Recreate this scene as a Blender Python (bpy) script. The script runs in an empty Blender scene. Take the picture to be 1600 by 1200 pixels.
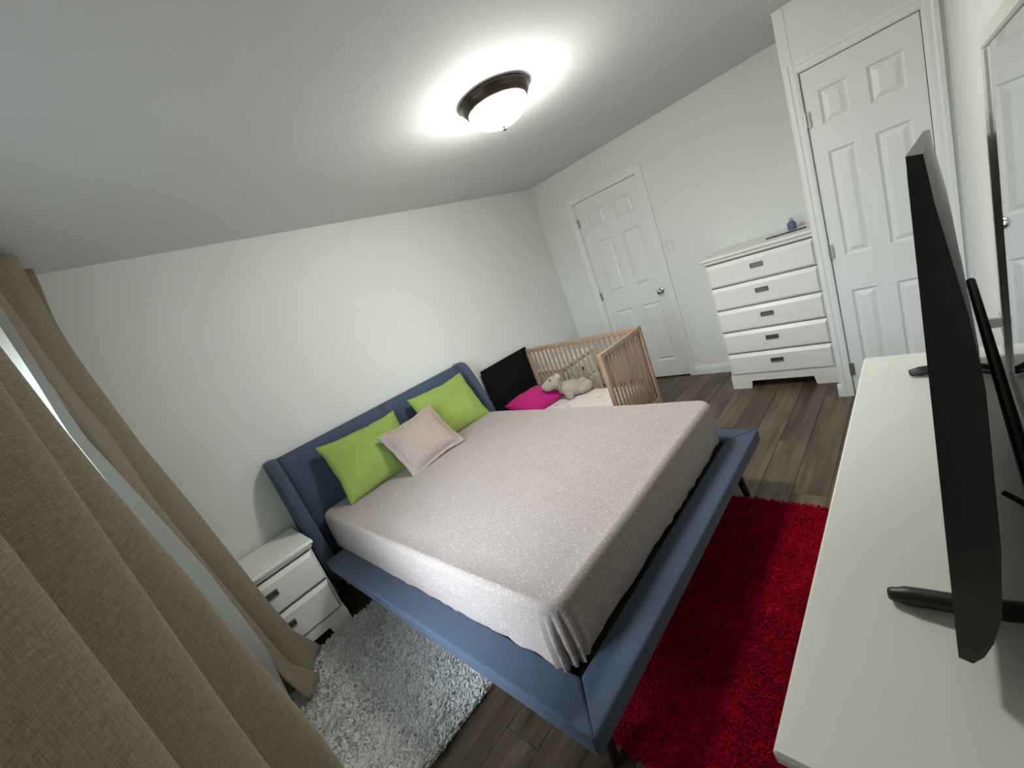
import bpy, bmesh, math, random
from math import sin, cos, pi, radians, sqrt
from mathutils import Vector, Matrix, noise

random.seed(7)
SC = bpy.context.scene
COL = SC.collection

# ------------------------------------------------------------------ camera, light, exposure
CAM = (0.5439, -3.077, 1.5727)
RX, RR, RZ, FPX = 1.3396, -0.3705, -0.726, 640.38
cam_data = bpy.data.cameras.new('camera')
cam = bpy.data.objects.new('camera', cam_data)
COL.objects.link(cam)
cam_data.sensor_width = 36.0
cam_data.lens = FPX / 1600.0 * 36.0
cam_data.clip_start = 0.02
cam.matrix_world = Matrix.Translation(CAM) @ (Matrix.Rotation(RZ, 4, 'Z') @ Matrix.Rotation(RX, 4, 'X') @ Matrix.Rotation(RR, 4, 'Z'))
SC.camera = cam

SKY_STRENGTH = 15.0
world = bpy.data.worlds.new('daylight')
SC.world = world
world.use_nodes = True
_wt = world.node_tree; _bg = _wt.nodes['Background']          # overcast sky: zenith three times the horizon, dark ground
_tc = _wt.nodes.new('ShaderNodeTexCoord'); _sx = _wt.nodes.new('ShaderNodeSeparateXYZ'); _mr = _wt.nodes.new('ShaderNodeMapRange')
_wt.links.new(_tc.outputs['Generated'], _sx.inputs[0]); _wt.links.new(_sx.outputs[2], _mr.inputs[0])
_mr.inputs[1].default_value = -1.0; _mr.inputs[2].default_value = 1.0
_rp = _wt.nodes.new('ShaderNodeValToRGB'); _wt.links.new(_mr.outputs[0], _rp.inputs[0])
_e = _rp.color_ramp.elements
_e[0].position = 0.47; _e[0].color = (0.03, 0.034, 0.03, 1); _e[1].position = 0.52; _e[1].color = (0.26, 0.30, 0.34, 1)
_z = _e.new(1.0); _z.color = (0.76, 0.89, 1.0, 1)
_wt.links.new(_rp.outputs[0], _bg.inputs[0])
_bg.inputs[1].default_value = SKY_STRENGTH

LAMP_STRENGTH = 56.0
LAMP_COLOR = (1.0, 0.97, 0.91)

SC.view_settings.view_transform = 'Standard'
SC.view_settings.look = 'None'
SC.view_settings.gamma = 1.0
SC.view_settings.exposure = 1.22
SC.view_settings.use_curve_mapping = False

# daylight portal in the window opening (guides sky sampling only)
pl = bpy.data.lights.new('window_daylight', 'AREA')
pl.shape = 'RECTANGLE'; pl.size = 1.72; pl.size_y = 1.44
pl.cycles.is_portal = True
plo = bpy.data.objects.new('window_daylight', pl); COL.objects.link(plo)
plo.location = (0.10, -1.585, 1.285); plo.rotation_euler = (0, radians(-90), 0)

# ------------------------------------------------------------------ helpers
def obj(name, bm, mat, parent=None, smooth=False):
    me = bpy.data.meshes.new(name)
    bm.to_mesh(me); bm.free()
    o = bpy.data.objects.new(name, me); COL.objects.link(o)
    if mat: me.materials.append(mat)
    if smooth:
        for p in me.polygons: p.use_smooth = True
    if parent: o.parent = parent
    return o

def obj_pd(name, verts, faces, mat, parent=None, smooth=False):
    me = bpy.data.meshes.new(name)
    me.from_pydata(verts, [], faces); me.update()
    o = bpy.data.objects.new(name, me); COL.objects.link(o)
    if mat: me.materials.append(mat)
    if smooth:
        me.polygons.foreach_set('use_smooth', [True] * len(me.polygons))
    if parent: o.parent = parent
    return o

def tag(o, label, cat, group=None):
    o['label'] = label; o['category'] = cat
    if group: o['group'] = group
    return o

def thing(name, label, cat, loc=(0, 0, 0), rotz=0, group=None):
    o = bpy.data.objects.new(name, None); COL.objects.link(o)
    o.empty_display_size = 0.1
    o.location = loc; o.rotation_euler = (0, 0, rotz)
    return tag(o, label, cat, group)

def struct(o):
    o['kind'] = 'structure'; return o

def copy_tree(o, parent=None):
    c = o.copy(); COL.objects.link(c)
    if parent: c.parent = parent
    for ch in list(o.children): copy_tree(ch, c)
    return c

def box(bm, lo, hi, bev=0.0, seg=1):
    m = Matrix.Translation([(a + b) / 2 for a, b in zip(lo, hi)]) @ Matrix.Diagonal([abs(b - a) for a, b in zip(lo, hi)] + [1])
    r = bmesh.ops.create_cube(bm, size=1, matrix=m)
    if bev > 0:
        vs = set(r['verts'])
        es = [e for e in bm.edges if e.verts[0] in vs and e.verts[1] in vs]
        bmesh.ops.bevel(bm, geom=es, offset=bev, segments=seg, affect='EDGES', profile=0.5)

def boxo(name, lo, hi, mat, parent=None, bev=0.0, seg=1):
    bm = bmesh.new(); box(bm, lo, hi, bev, seg)
    return obj(name, bm, mat, parent, smooth=False)

def prism(bm, pts, axis, a, b):
    """extrude a 2-D polygon along an axis; pts are the two other coordinates in xyz order"""
    def mk(p, t):
        l = list(p); l.insert(axis, t); return bm.verts.new(l)
    A = [mk(p, a) for p in pts]; B = [mk(p, b) for p in pts]
    n = len(pts)
    bm.faces.new(A); bm.faces.new(B[::-1])
    for i in range(n): bm.faces.new([A[i], B[i], B[(i + 1) % n], A[(i + 1) % n]])
    bmesh.ops.recalc_face_normals(bm, faces=bm.faces)

def lathe(bm, prof, seg=40, center=(0, 0, 0)):
    """prof: list of (r, z)"""
    rings = []
    for r, z in prof:
        if r < 1e-5: rings.append([bm.verts.new((center[0], center[1], center[2] + z))])
        else: rings.append([bm.verts.new((center[0] + r * cos(2 * pi * i / seg), center[1] + r * sin(2 * pi * i / seg), center[2] + z)) for i in range(seg)])
    for a, b in zip(rings, rings[1:]):
        for i in range(seg):
            j = (i + 1) % seg
            if len(a) == 1 and len(b) > 1: bm.faces.new([a[0], b[i], b[j]])
            elif len(b) == 1 and len(a) > 1: bm.faces.new([a[i], a[j], b[0]])
            elif len(a) > 1: bm.faces.new([a[i], a[j], b[j], b[i]])
    bmesh.ops.recalc_face_normals(bm, faces=bm.faces)

def tube(bm, pts, r, seg=8):
    pts = [Vector(p) for p in pts]
    rings = []; up = Vector((0.3, 0.1, 0.95)).normalized()
    for i, p in enumerate(pts):
        d = (pts[min(i + 1, len(pts) - 1)] - pts[max(i - 1, 0)]).normalized()
        u = d.cross(up)
        if u.length < 1e-3: u = d.cross(Vector((1, 0, 0)))
        u.normalize(); v = d.cross(u)
        rr = r[i] if isinstance(r, (list, tuple)) else r
        rings.append([bm.verts.new(p + (u * cos(2 * pi * k / seg) + v * sin(2 * pi * k / seg)) * rr) for k in range(seg)])
    for a, b in zip(rings, rings[1:]):
        for k in range(seg): bm.faces.new([a[k], a[(k + 1) % seg], b[(k + 1) % seg], b[k]])
    bm.faces.new(rings[0][::-1]); bm.faces.new(rings[-1])
    bmesh.ops.recalc_face_normals(bm, faces=bm.faces)

def spline(pts, n=8):
    """Catmull-Rom through pts"""
    P = [Vector(p) for p in pts]; out = []
    for i in range(len(P) - 1):
        p0 = P[max(i - 1, 0)]; p1 = P[i]; p2 = P[i + 1]; p3 = P[min(i + 2, len(P) - 1)]
        for k in range(n):
            t = k / n
            out.append(0.5 * ((2 * p1) + (-p0 + p2) * t + (2 * p0 - 5 * p1 + 4 * p2 - p3) * t * t + (-p0 + 3 * p1 - 3 * p2 + p3) * t ** 3))
    out.append(P[-1]); return out

def interp(tab, x):
    """tab sorted ascending [(x,y)]; smooth interpolation"""
    if x <= tab[0][0]: return tab[0][1]
    for (a, ya), (b, yb) in zip(tab, tab[1:]):
        if x <= b:
            t = (x - a) / (b - a); return ya + (yb - ya) * t
    return tab[-1][1]

def sstep(a, b, x):
    t = max(0.0, min(1.0, (x - a) / (b - a))); return t * t * (3 - 2 * t)

# ------------------------------------------------------------------ materials
class N:
    def __init__(s, name, base=(0.8, 0.8, 0.8), rough=0.6, metal=0.0, spec=0.5):
        s.m = bpy.data.materials.new(name); s.m.use_nodes = True
        s.t = s.m.node_tree; s.b = s.t.nodes['Principled BSDF']
        s.b.inputs['Base Color'].default_value = (*base, 1); s.b.inputs['Roughness'].default_value = rough
        s.b.inputs['Metallic'].default_value = metal; s.b.inputs['Specular IOR Level'].default_value = spec
    def n(s, kind, **kw):
        nd = s.t.nodes.new(kind)
        for k, v in kw.items():
            if k in nd.inputs: nd.inputs[k].default_value = v
            else: setattr(nd, k, v)
        return nd
    def l(s, a, b): s.t.links.new(a, b)
    def coord(s, scale=(1, 1, 1), kind='Object'):
        tc = s.n('ShaderNodeTexCoord'); mp = s.n('ShaderNodeMapping'); mp.inputs['Scale'].default_value = scale
        s.l(tc.outputs[kind], mp.inputs[0]); return mp.outputs[0]
    def ramp(s, fac, stops):
        r = s.n('ShaderNodeValToRGB')
        e = r.color_ramp.elements
        while len(e) > 1: e.remove(e[-1])
        e[0].position = stops[0][0]; e[0].color = (*stops[0][1], 1)
        for p, c in stops[1:]:
            x = e.new(p); x.color = (*c, 1)
        s.l(fac, r.inputs[0]); return r.outputs[0]
    def noise(s, vec, scale, detail=4, rough=0.55):
        nd = s.n('ShaderNodeTexNoise'); nd.inputs['Scale'].default_value = scale; nd.inputs['Detail'].default_value = detail
        nd.inputs['Roughness'].default_value = rough
        s.l(vec, nd.inputs['Vector']); return nd.outputs['Fac']
    def bump(s, h, strength=0.2, dist=0.01):
        b = s.n('ShaderNodeBump'); b.inputs['Strength'].default_value = strength; b.inputs['Distance'].default_value = dist
        s.l(h, b.inputs['Height']); s.l(b.outputs[0], s.b.inputs['Normal'])
    def col(s, sock): s.l(sock, s.b.inputs['Base Color'])

def paint(name, c, rough=0.55, var=0.03, bump=0.08, scale=60):
    m = N(name, c, rough)
    v = m.coord(); f = m.noise(v, 1.3, 3)
    m.col(m.ramp(f, [(0.3, tuple(x * (1 - var) for x in c)), (0.7, tuple(min(1, x * (1 + var)) for x in c))]))
    m.bump(m.noise(v, scale, 3), bump, 0.003)
    return m.m

M_WALL = paint('wall_paint', (0.74, 0.765, 0.73), 0.6, 0.02, 0.12, 180)
M_CEIL = paint('ceiling_paint', (0.68, 0.70, 0.695), 0.85, 0.02, 0.2, 140)
M_TRIM = paint('trim_paint', (0.78, 0.80, 0.78), 0.42, 0.01, 0.03, 60)
M_DOOR = paint('door_paint', (0.76, 0.785, 0.76), 0.42, 0.015, 0.05, 90)
M_WHITE = paint('furniture_white', (0.80, 0.80, 0.755), 0.35, 0.015, 0.03, 70)
M_DRESSER = paint('dresser_white', (0.76, 0.76, 0.69), 0.38, 0.02, 0.03, 70)
M_BLACK = paint('black_plastic', (0.008, 0.008, 0.008), 0.42, 0.1, 0.03, 200)
M_BLACKVOID = paint('dark_recess', (0.012, 0.011, 0.010), 0.8, 0.1, 0.02, 100)
M_GAP = paint('painted_gap_shade', (0.10, 0.095, 0.085), 0.8, 0.1, 0.02, 100)  # dark colour standing in for the shade between drawer fronts

def metal(name, c, rough):
    m = N(name, c, rough, 1.0); m.bump(m.noise(m.coord(), 120, 2), 0.03, 0.001); return m.m
M_CHROME = metal('satin_chrome', (0.62, 0.63, 0.65), 0.2)
M_STEEL = metal('hinge_steel', (0.45, 0.44, 0.41), 0.35)
M_BRONZE = metal('oil_rubbed_bronze', (0.09, 0.07, 0.06), 0.38)
M_PULL = metal('pewter_pull', (0.20, 0.19, 0.165), 0.42)

def fabric(name, c, c2, scale=500, rough=0.9, bump=0.35, sheen=0.2, wave=True):
    m = N(name, c, rough, spec=0.2)
    v = m.coord()
    f = m.noise(v, scale, 2); g = m.noise(v, 5, 3)
    mx = m.n('ShaderNodeMix', data_type='FLOAT'); mx.inputs[0].default_value = 0.3
    m.l(f, mx.inputs[2]); m.l(g, mx.inputs[3])
    m.col(m.ramp(mx.outputs[0], [(0.3, c2), (0.7, c)]))
    m.bump(f, bump, 0.002)
    m.b.inputs['Sheen Weight'].default_value = sheen
    return m.m
M_BLACKPANEL = fabric('black_felt_board', (0.006, 0.006, 0.008), (0.004, 0.004, 0.005), 300, 0.95, 0.1, 0.0)
M_BLUE = fabric('slate_blue_upholstery', (0.070, 0.098, 0.148), (0.047, 0.067, 0.104), 420, 0.88, 0.3, 0.12)
M_GREEN = fabric('green_cotton', (0.29, 0.40, 0.095), (0.22, 0.32, 0.065), 300, 0.9, 0.2, 0.1)
M_PINK = fabric('magenta_cotton', (0.60, 0.02, 0.22), (0.46, 0.012, 0.16), 300, 0.85, 0.2, 0.1)
M_BEAR = fabric('grey_beige_plush', (0.50, 0.44, 0.36), (0.36, 0.31, 0.25), 260, 0.95, 0.7, 0.4)
M_BEARPALE = fabric('pale_plush', (0.60, 0.54, 0.45), (0.47, 0.41, 0.34), 260, 0.95, 0.7, 0.4)

def mk_sheet(name, base, dot, edge, scale):
    m = N(name, base, 0.85, spec=0.25)
    v = m.coord()
    vo = m.n('ShaderNodeTexVoronoi', feature='DISTANCE_TO_EDGE'); vo.inputs['Scale'].default_value = scale
    m.l(v, vo.inputs['Vector'])
    vo2 = m.n('ShaderNodeTexVoronoi', feature='F1'); vo2.inputs['Scale'].default_value = scale * 0.42
    m.l(v, vo2.inputs['Vector'])
    a = m.ramp(vo.outputs['Distance'], [(0.03, edge), (0.11, base)])
    b = m.ramp(vo2.outputs['Distance'], [(0.10, dot), (0.20, base)])
    mx = m.n('ShaderNodeMix', data_type='RGBA', blend_type='LIGHTEN'); mx.inputs[0].default_value = 1
    m.l(a, mx.inputs[6]); m.l(b, mx.inputs[7]); m.col(mx.outputs[2])
    m.bump(m.noise(v, 600, 2), 0.15, 0.001)
    m.b.inputs['Sheen Weight'].default_value = 0.1
    return m.m
M_SHEET = mk_sheet('beige_printed_sheet', (0.285, 0.238, 0.218), (0.60, 0.55, 0.52), (0.44, 0.385, 0.36), 150)
M_CUSH = mk_sheet('beige_printed_cushion', (0.31, 0.245, 0.212), (0.58, 0.50, 0.45), (0.43, 0.36, 0.315), 150)
M_MATT = paint('mattress_white', (0.80, 0.79, 0.78), 0.8, 0.02, 0.1, 200)

def mk_cribsheet():
    m = N('crib_sheet_print', (0.78, 0.72, 0.68), 0.85, spec=0.2)
    v = m.coord()
    vo = m.n('ShaderNodeTexVoronoi', feature='F1'); vo.inputs['Scale'].default_value = 9
    m.l(v, vo.inputs['Vector'])
    m.col(m.ramp(vo.outputs['Distance'], [(0.16, (0.47, 0.47, 0.48)), (0.21, (0.79, 0.72, 0.685))]))
    m.bump(m.noise(v, 8, 3), 0.2, 0.02)
    return m.m
M_CRIBSHEET = mk_cribsheet()

def mk_wood(name, a, b, scale=(3, 40, 40), rough=0.5):
    m = N(name, a, rough)
    f = m.noise(m.coord(scale), 1.0, 6, 0.6)
    m.col(m.ramp(f, [(0.3, a), (0.7, b)])); m.bump(f, 0.1, 0.002)
    return m.m
M_BEECH = mk_wood('beech_wood', (0.35, 0.235, 0.155), (0.46, 0.325, 0.225), (30, 30, 3))
M_LEG = mk_wood('dark_stained_leg', (0.02, 0.016, 0.014), (0.035, 0.028, 0.024), (30, 30, 3))

def mk_plank():
    m = N('laminate_oak', (0.2, 0.15, 0.11), 0.42, spec=0.4)
    oi = m.n('ShaderNodeObjectInfo')
    tc = m.n('ShaderNodeTexCoord'); mp = m.n('ShaderNodeMapping'); mp.inputs['Scale'].default_value = (1.6, 22, 8)
    cb = m.n('ShaderNodeCombineXYZ'); ml = m.n('ShaderNodeMath', operation='MULTIPLY'); ml.inputs[1].default_value = 37.0
    m.l(oi.outputs['Random'], ml.inputs[0]); m.l(ml.outputs[0], cb.inputs[0]); m.l(ml.outputs[0], cb.inputs[1])
    m.l(cb.outputs[0], mp.inputs['Location']); m.l(tc.outputs['Object'], mp.inputs[0])
    f = m.noise(mp.outputs[0], 1.0, 7, 0.62)
    mp2 = m.n('ShaderNodeMapping'); mp2.inputs['Scale'].default_value = (1.1, 5, 3)
    m.l(cb.outputs[0], mp2.inputs['Location']); m.l(tc.outputs['Object'], mp2.inputs[0])
    g = m.noise(mp2.outputs[0], 1.6, 3)
    ad = m.n('ShaderNodeMath', operation='ADD'); m.l(f, ad.inputs[0])
    sc = m.n('ShaderNodeMath', operation='MULTIPLY_ADD'); sc.inputs[1].default_value = 0.9; sc.inputs[2].default_value = -0.45
    m.l(g, sc.inputs[0]); m.l(sc.outputs[0], ad.inputs[1])
    ad2 = m.n('ShaderNodeMath', operation='MULTIPLY_ADD'); ad2.inputs[1].default_value = 0.22; ad2.inputs[2].default_value = -0.11
    m.l(oi.outputs['Random'], ad2.inputs[0])
    ad3 = m.n('ShaderNodeMath', operation='ADD'); m.l(ad.outputs[0], ad3.inputs[0]); m.l(ad2.outputs[0], ad3.inputs[1])
    m.col(m.ramp(ad3.outputs[0], [(0.25, (0.044, 0.029, 0.019)), (0.5, (0.098, 0.068, 0.045)), (0.78, (0.172, 0.126, 0.086))]))
    m.bump(f, 0.15, 0.002)
    return m.m
M_PLANK = mk_plank()

def mk_pile(name, a, b, c, scale):
    m = N(name, b, 0.95, spec=0.04)
    v = m.coord()
    f = m.noise(v, scale, 5, 0.65); g = m.noise(v, 6, 3)
    mx = m.n('ShaderNodeMix', data_type='FLOAT'); mx.inputs[0].default_value = 0.2
    m.l(f, mx.inputs[2]); m.l(g, mx.inputs[3])
    m.col(m.ramp(mx.outputs[0], [(0.3, a), (0.5, b), (0.7, c)]))
    m.b.inputs['Sheen Weight'].default_value = 0.03
    return m.m
M_SHAG = mk_pile('grey_shag_pile', (0.43, 0.425, 0.40), (0.58, 0.575, 0.55), (0.68, 0.675, 0.65), 40)
M_RED = mk_pile('crimson_pile', (0.18, 0.0006, 0.011), (0.31, 0.001, 0.020), (0.42, 0.003, 0.030), 22)

def mk_curtain():
    m = N('taupe_linen_curtain', (0.24, 0.2, 0.16), 0.9, spec=0.15)
    v = m.coord((420, 420, 420)); w = m.coord((60, 60, 700)); w2 = m.coord((700, 700, 60))
    f = m.noise(v, 1, 2); a = m.noise(w, 1, 2); b = m.noise(w2, 1, 2)
    ad = m.n('ShaderNodeMath', operation='ADD'); m.l(a, ad.inputs[0]); m.l(b, ad.inputs[1])
    ad2 = m.n('ShaderNodeMath', operation='MULTIPLY_ADD'); ad2.inputs[1].default_value = 0.4
    m.l(ad.outputs[0], ad2.inputs[0]); 
    sc = m.n('ShaderNodeMath', operation='MULTIPLY'); sc.inputs[1].default_value = 0.25; m.l(f, sc.inputs[0]); m.l(sc.outputs[0], ad2.inputs[2])
    m.col(m.ramp(ad2.outputs[0], [(0.35, (0.125, 0.103, 0.072)), (0.65, (0.265, 0.221, 0.158))]))
    m.bump(ad2.outputs[0], 0.4, 0.002)
    m.b.inputs['Sheen Weight'].default_value = 0.15
    return m.m
M_CURTAIN = mk_curtain()

def mk_sheer():
    m = N('sheer_voile', (0.36, 0.365, 0.33), 0.9, spec=0.1)
    out = m.t.nodes['Material Output']
    tr = m.n('ShaderNodeBsdfTranslucent'); tr.inputs[0].default_value = (0.40, 0.42, 0.39, 1)
    mx = m.n('ShaderNodeMixShader'); mx.inputs[0].default_value = 0.35
    m.bump(m.noise(m.coord(), 500, 2), 0.2, 0.001)
    m.l(m.b.outputs[0], mx.inputs[1]); m.l(tr.outputs[0], mx.inputs[2]); m.l(mx.outputs[0], out.inputs[0])
    return m.m
M_SHEER = mk_sheer()
def mk_voile():
    m = N('white_voile', (0.80, 0.82, 0.79), 0.9, spec=0.1)
    out = m.t.nodes['Material Output']
    tr = m.n('ShaderNodeBsdfTranslucent'); tr.inputs[0].default_value = (0.85, 0.88, 0.85, 1)
    mx = m.n('ShaderNodeMixShader'); mx.inputs[0].default_value = 0.5
    m.bump(m.noise(m.coord(), 500, 2), 0.2, 0.001)
    m.l(m.b.outputs[0], mx.inputs[1]); m.l(tr.outputs[0], mx.inputs[2]); m.l(mx.outputs[0], out.inputs[0])
    return m.m
M_VOILE = mk_voile()

def mk_glass():
    m = N('window_glass', (0.95, 0.97, 0.97), 0.0, spec=0.5)
    out = m.t.nodes['Material Output']
    tr = m.n('ShaderNodeBsdfTransparent'); gl = m.n('ShaderNodeBsdfGlossy'); gl.inputs['Roughness'].default_value = 0.02
    fr = m.n('ShaderNodeFresnel'); fr.inputs[0].default_value = 1.35
    mx = m.n('ShaderNodeMixShader')
    m.l(fr.outputs[0], mx.inputs[0]); m.l(tr.outputs[0], mx.inputs[1]); m.l(gl.outputs[0], mx.inputs[2]); m.l(mx.outputs[0], out.inputs[0])
    return m.m
M_GLASS = mk_glass()
m_ = N('mirror_silver', (0.80, 0.82, 0.81), 0.02, 1.0); m_.bump(m_.noise(m_.coord(), 3, 1), 0.004, 0.001); M_MIRROR = m_.m

def mk_lampglass():
    m = N('frosted_lit_glass', (0.95, 0.94, 0.92), 0.4)
    lw = m.n('ShaderNodeLayerWeight'); lw.inputs[0].default_value = 0.4
    m.b.inputs['Emission Color'].default_value = (*LAMP_COLOR, 1)
    m.b.inputs['Emission Strength'].default_value = LAMP_STRENGTH
    return m.m
M_LAMP = mk_lampglass()
M_SCREEN = paint('tv_screen', (0.006, 0.006, 0.007), 0.15, 0.05, 0.0, 60)
M_TVBACK = paint('tv_back_plastic', (0.003, 0.003, 0.003), 0.28, 0.1, 0.03, 200)
M_PLATE = paint('switch_plate', (0.72, 0.73, 0.70), 0.4, 0.01, 0.02, 50)
M_PURPLE = paint('purple_plastic', (0.13, 0.13, 0.30), 0.35, 0.15, 0.05, 40)
M_LID = paint('clear_cap', (0.45, 0.46, 0.42), 0.3, 0.1, 0.02, 40)
M_TOY = paint('dark_pencil', (0.03, 0.03, 0.035), 0.5, 0.1, 0.02, 40)
M_RIB = mk_sheet('pink_check_ribbon', (0.78, 0.56, 0.55), (0.88, 0.84, 0.82), (0.88, 0.84, 0.82), 60)
M_EYE = paint('black_eye', (0.01, 0.01, 0.01), 0.15, 0.05, 0.0, 20)
M_STICK = paint('dark_grey_stick', (0.03, 0.029, 0.026), 0.5, 0.1, 0.05, 80)

# ------------------------------------------------------------------ room
XL, XR, YF, H = 0.27, 4.60, -3.212, 2.44
XC, YC = 3.903, -2.545            # closet bump-out corner
T = 0.12

fl = struct(boxo('floor', (XL - 0.3, YF - 0.2, -0.09), (XR + 0.2, 0.2, -0.0105), M_BLACKVOID))
PW, PL_ = 0.163, 1.215
def plank(x0, x1, y0, y1):
    bm = bmesh.new()
    box(bm, (-(x1 - x0) / 2 + 0.0008, -(y1 - y0) / 2 + 0.0008, -0.010), ((x1 - x0) / 2 - 0.0008, (y1 - y0) / 2 - 0.0008, 0), 0.0016)
    o = obj('plank', bm, M_PLANK, fl); o.location = ((x0 + x1) / 2, (y0 + y1) / 2, 0)
    return o
cache = {}
y = 0.0; row = 0
while y > YF:
    y1 = max(y - PW, YF)
    x = XL - [0.0, 0.47, 0.85, 0.22, 0.66][row % 5]
    while x < XR:
        a, b = max(x, XL), min(x + PL_, XR)
        if b - a > 0.02:
            key = (round(b - a, 3), round(y - y1, 3))
            if key in cache:
                o = bpy.data.objects.new('plank', cache[key]); COL.objects.link(o); o.parent = fl
                o.location = ((a + b) / 2, (y + y1) / 2, 0)
            else:
                cache[key] = plank(a, b, y1, y).data
        x += PL_
    y -= PW; row += 1

struct(boxo('ceiling', (XL - T, YF - T, H), (XR + T, T, H + 0.1), M_CEIL))
struct(boxo('wall_back', (XL - T, 0, -0.09), (XR + T, T, H), M_WALL))

# right wall with a door opening
DL, DR, DH = -0.4627, -1.219, 2.08
bm = bmesh.new()
box(bm, (XR, DL, -0.09), (XR + T, 0, H))
box(bm, (XR, YF - T, -0.09), (XR + T, DR, H))
box(bm, (XR, DR, DH), (XR + T, DL, H))
box(bm, (XR + T - 0.01, DR, -0.09), (XR + T + 0.02, DL, DH))
struct(obj('wall_right', bm, M_WALL))

# left wall with the window opening
WY0, WY1, WZ0, WZ1 = -2.45, -0.72, 0.55, 2.02
bm = bmesh.new()
box(bm, (XL - T, WY1, -0.09), (XL, 0, H))
box(bm, (XL - T, YF - T, -0.09), (XL, WY0, H))
box(bm, (XL - T, WY0, -0.09), (XL, WY1, WZ0))
box(bm, (XL - T, WY0, WZ1), (XL, WY1, H))
struct(obj('wall_left', bm, M_WALL))
win = struct(bpy.data.objects.new('window_1', None)); COL.objects.link(win); win.location = (XL - 0.06, (WY0 + WY1) / 2, WZ0)
bm = bmesh.new()
hw, hh = (WY1 - WY0) / 2, WZ1 - WZ0
for lo, hi in (((-0.03, -hw, 0), (0.03, hw, 0.05)), ((-0.03, -hw, hh - 0.05), (0.03, hw, hh)), ((-0.03, -hw, 0.05), (0.03, -hw + 0.05, hh - 0.05)),
               ((-0.03, hw - 0.05, 0.05), (0.03, hw, hh - 0.05)), ((-0.025, -0.025, 0.05), (0.025, 0.025, hh - 0.05))):
    box(bm, lo, hi, 0.004)
obj('window_frame', bm, M_TRIM, win)
boxo('pane', (-0.003, -hw + 0.05, 0.05), (0.003, -0.025, hh - 0.05), M_GLASS, win)
boxo('pane', (-0.003, 0.025, 0.05), (0.003, hw - 0.05, hh - 0.05), M_GLASS, win)

struct(boxo('wall_front', (XL - T, YF - T, -0.09), (XR + T, YF, H), M_WALL))
# closet bump-out
CL, CR = -2.616, -3.127
bm = bmesh.new()
box(bm, (XC, YC - 0.055, -0.09), (XR, YC, H))                # side wall
box(bm, (XC, CL, -0.09), (XC + 0.10, YC - 0.054, H))            # left of door
box(bm, (XC, YF, -0.09), (XC + 0.10, CR, H))                   # right of door
box(bm, (XC, CR, DH), (XC + 0.10, CL, H))                     # above the door
struct(obj('wall_closet', bm, M_WALL))

def baseboard(name, p0, p1, nrm):
    """board with an ogee-like top along p0->p1 (xy) proud along nrm"""
    d = Vector((p1[0] - p0[0], p1[1] - p0[1], 0)); L = d.length; d.normalize(); n = Vector((*nrm, 0))
    prof = [(0, 0), (0.014, 0), (0.014, 0.062), (0.010, 0.070), (0.010, 0.078), (0.005, 0.086), (0.004, 0.094), (0, 0.095)]
    bm = bmesh.new(); A = []; B = []
    for o_, z in prof:
        A.append(bm.verts.new(Vector((*p0, 0)) + n * o_ + Vector((0, 0, z))))
        B.append(bm.verts.new(Vector((*p1, 0)) + n * o_ + Vector((0, 0, z))))
    bm.faces.new(A); bm.faces.new(B[::-1])
    for i in range(len(prof)): bm.faces.new([A[i], B[i], B[(i + 1) % len(prof)], A[(i + 1) % len(prof)]])
    bmesh.ops.recalc_face_normals(bm, faces=bm.faces)
    struct(obj(name, bm, M_TRIM))
baseboard('baseboard_back', (XL, 0), (XR, 0), (0, -1))
baseboard('baseboard_right', (XR, DR - 0.068), (XR, YC), (-1, 0))
baseboard('baseboard_right_corner', (XR, -0.015), (XR, DL + 0.068), (-1, 0))
baseboard('baseboard_closet', (XC, CL + 0.045), (XC, YC + 0.014), (-1, 0))
baseboard('baseboard_closet_side', (XC, YC), (XR - 0.014, YC), (0, 1))
baseboard('baseboard_front', (XL, YF), (XC, YF), (0, 1))

# six-panel doors: local X runs to the viewer's right, -Y to the viewer, Z up
def casing(name, w, h, cw, parent_loc, rotz, left=True):
    prof = [(0, 0), (0, -0.010), (cw * 0.25, -0.013), (cw * 0.55, -0.013), (cw * 0.7, -0.018), (cw, -0.018), (cw, 0)]
    o = struct(bpy.data.objects.new(name, None)); COL.objects.link(o); o.location = parent_loc; o.rotation_euler = (0, 0, rotz)
    bm = bmesh.new(); prism(bm, [(-u, v) for u, v in prof], 2, 0.0, h + cw); obj('jamb_casing', bm, M_TRIM, o)
    bm = bmesh.new(); prism(bm, [(w + u, v) for u, v in prof], 2, 0.0, h + cw); obj('jamb_casing', bm, M_TRIM, o)
    bm = bmesh.new(); prism(bm, [(v, h + u) for u, v in prof], 0, 0.0, w); obj('head_casing', bm, M_TRIM, o)
    # inner jamb faces (reveal)
    for nm, lo, hi in (('jamb', (-0.002, 0.0, 0), (0.003, 0.10, h)), ('jamb', (w - 0.003, 0.0, 0), (w + 0.002, 0.10, h)), ('head_jamb', (0.003, 0.0, h - 0.003), (w - 0.003, 0.10, h + 0.002))):
        boxo(nm, lo, hi, M_TRIM, o)
    return o

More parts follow.
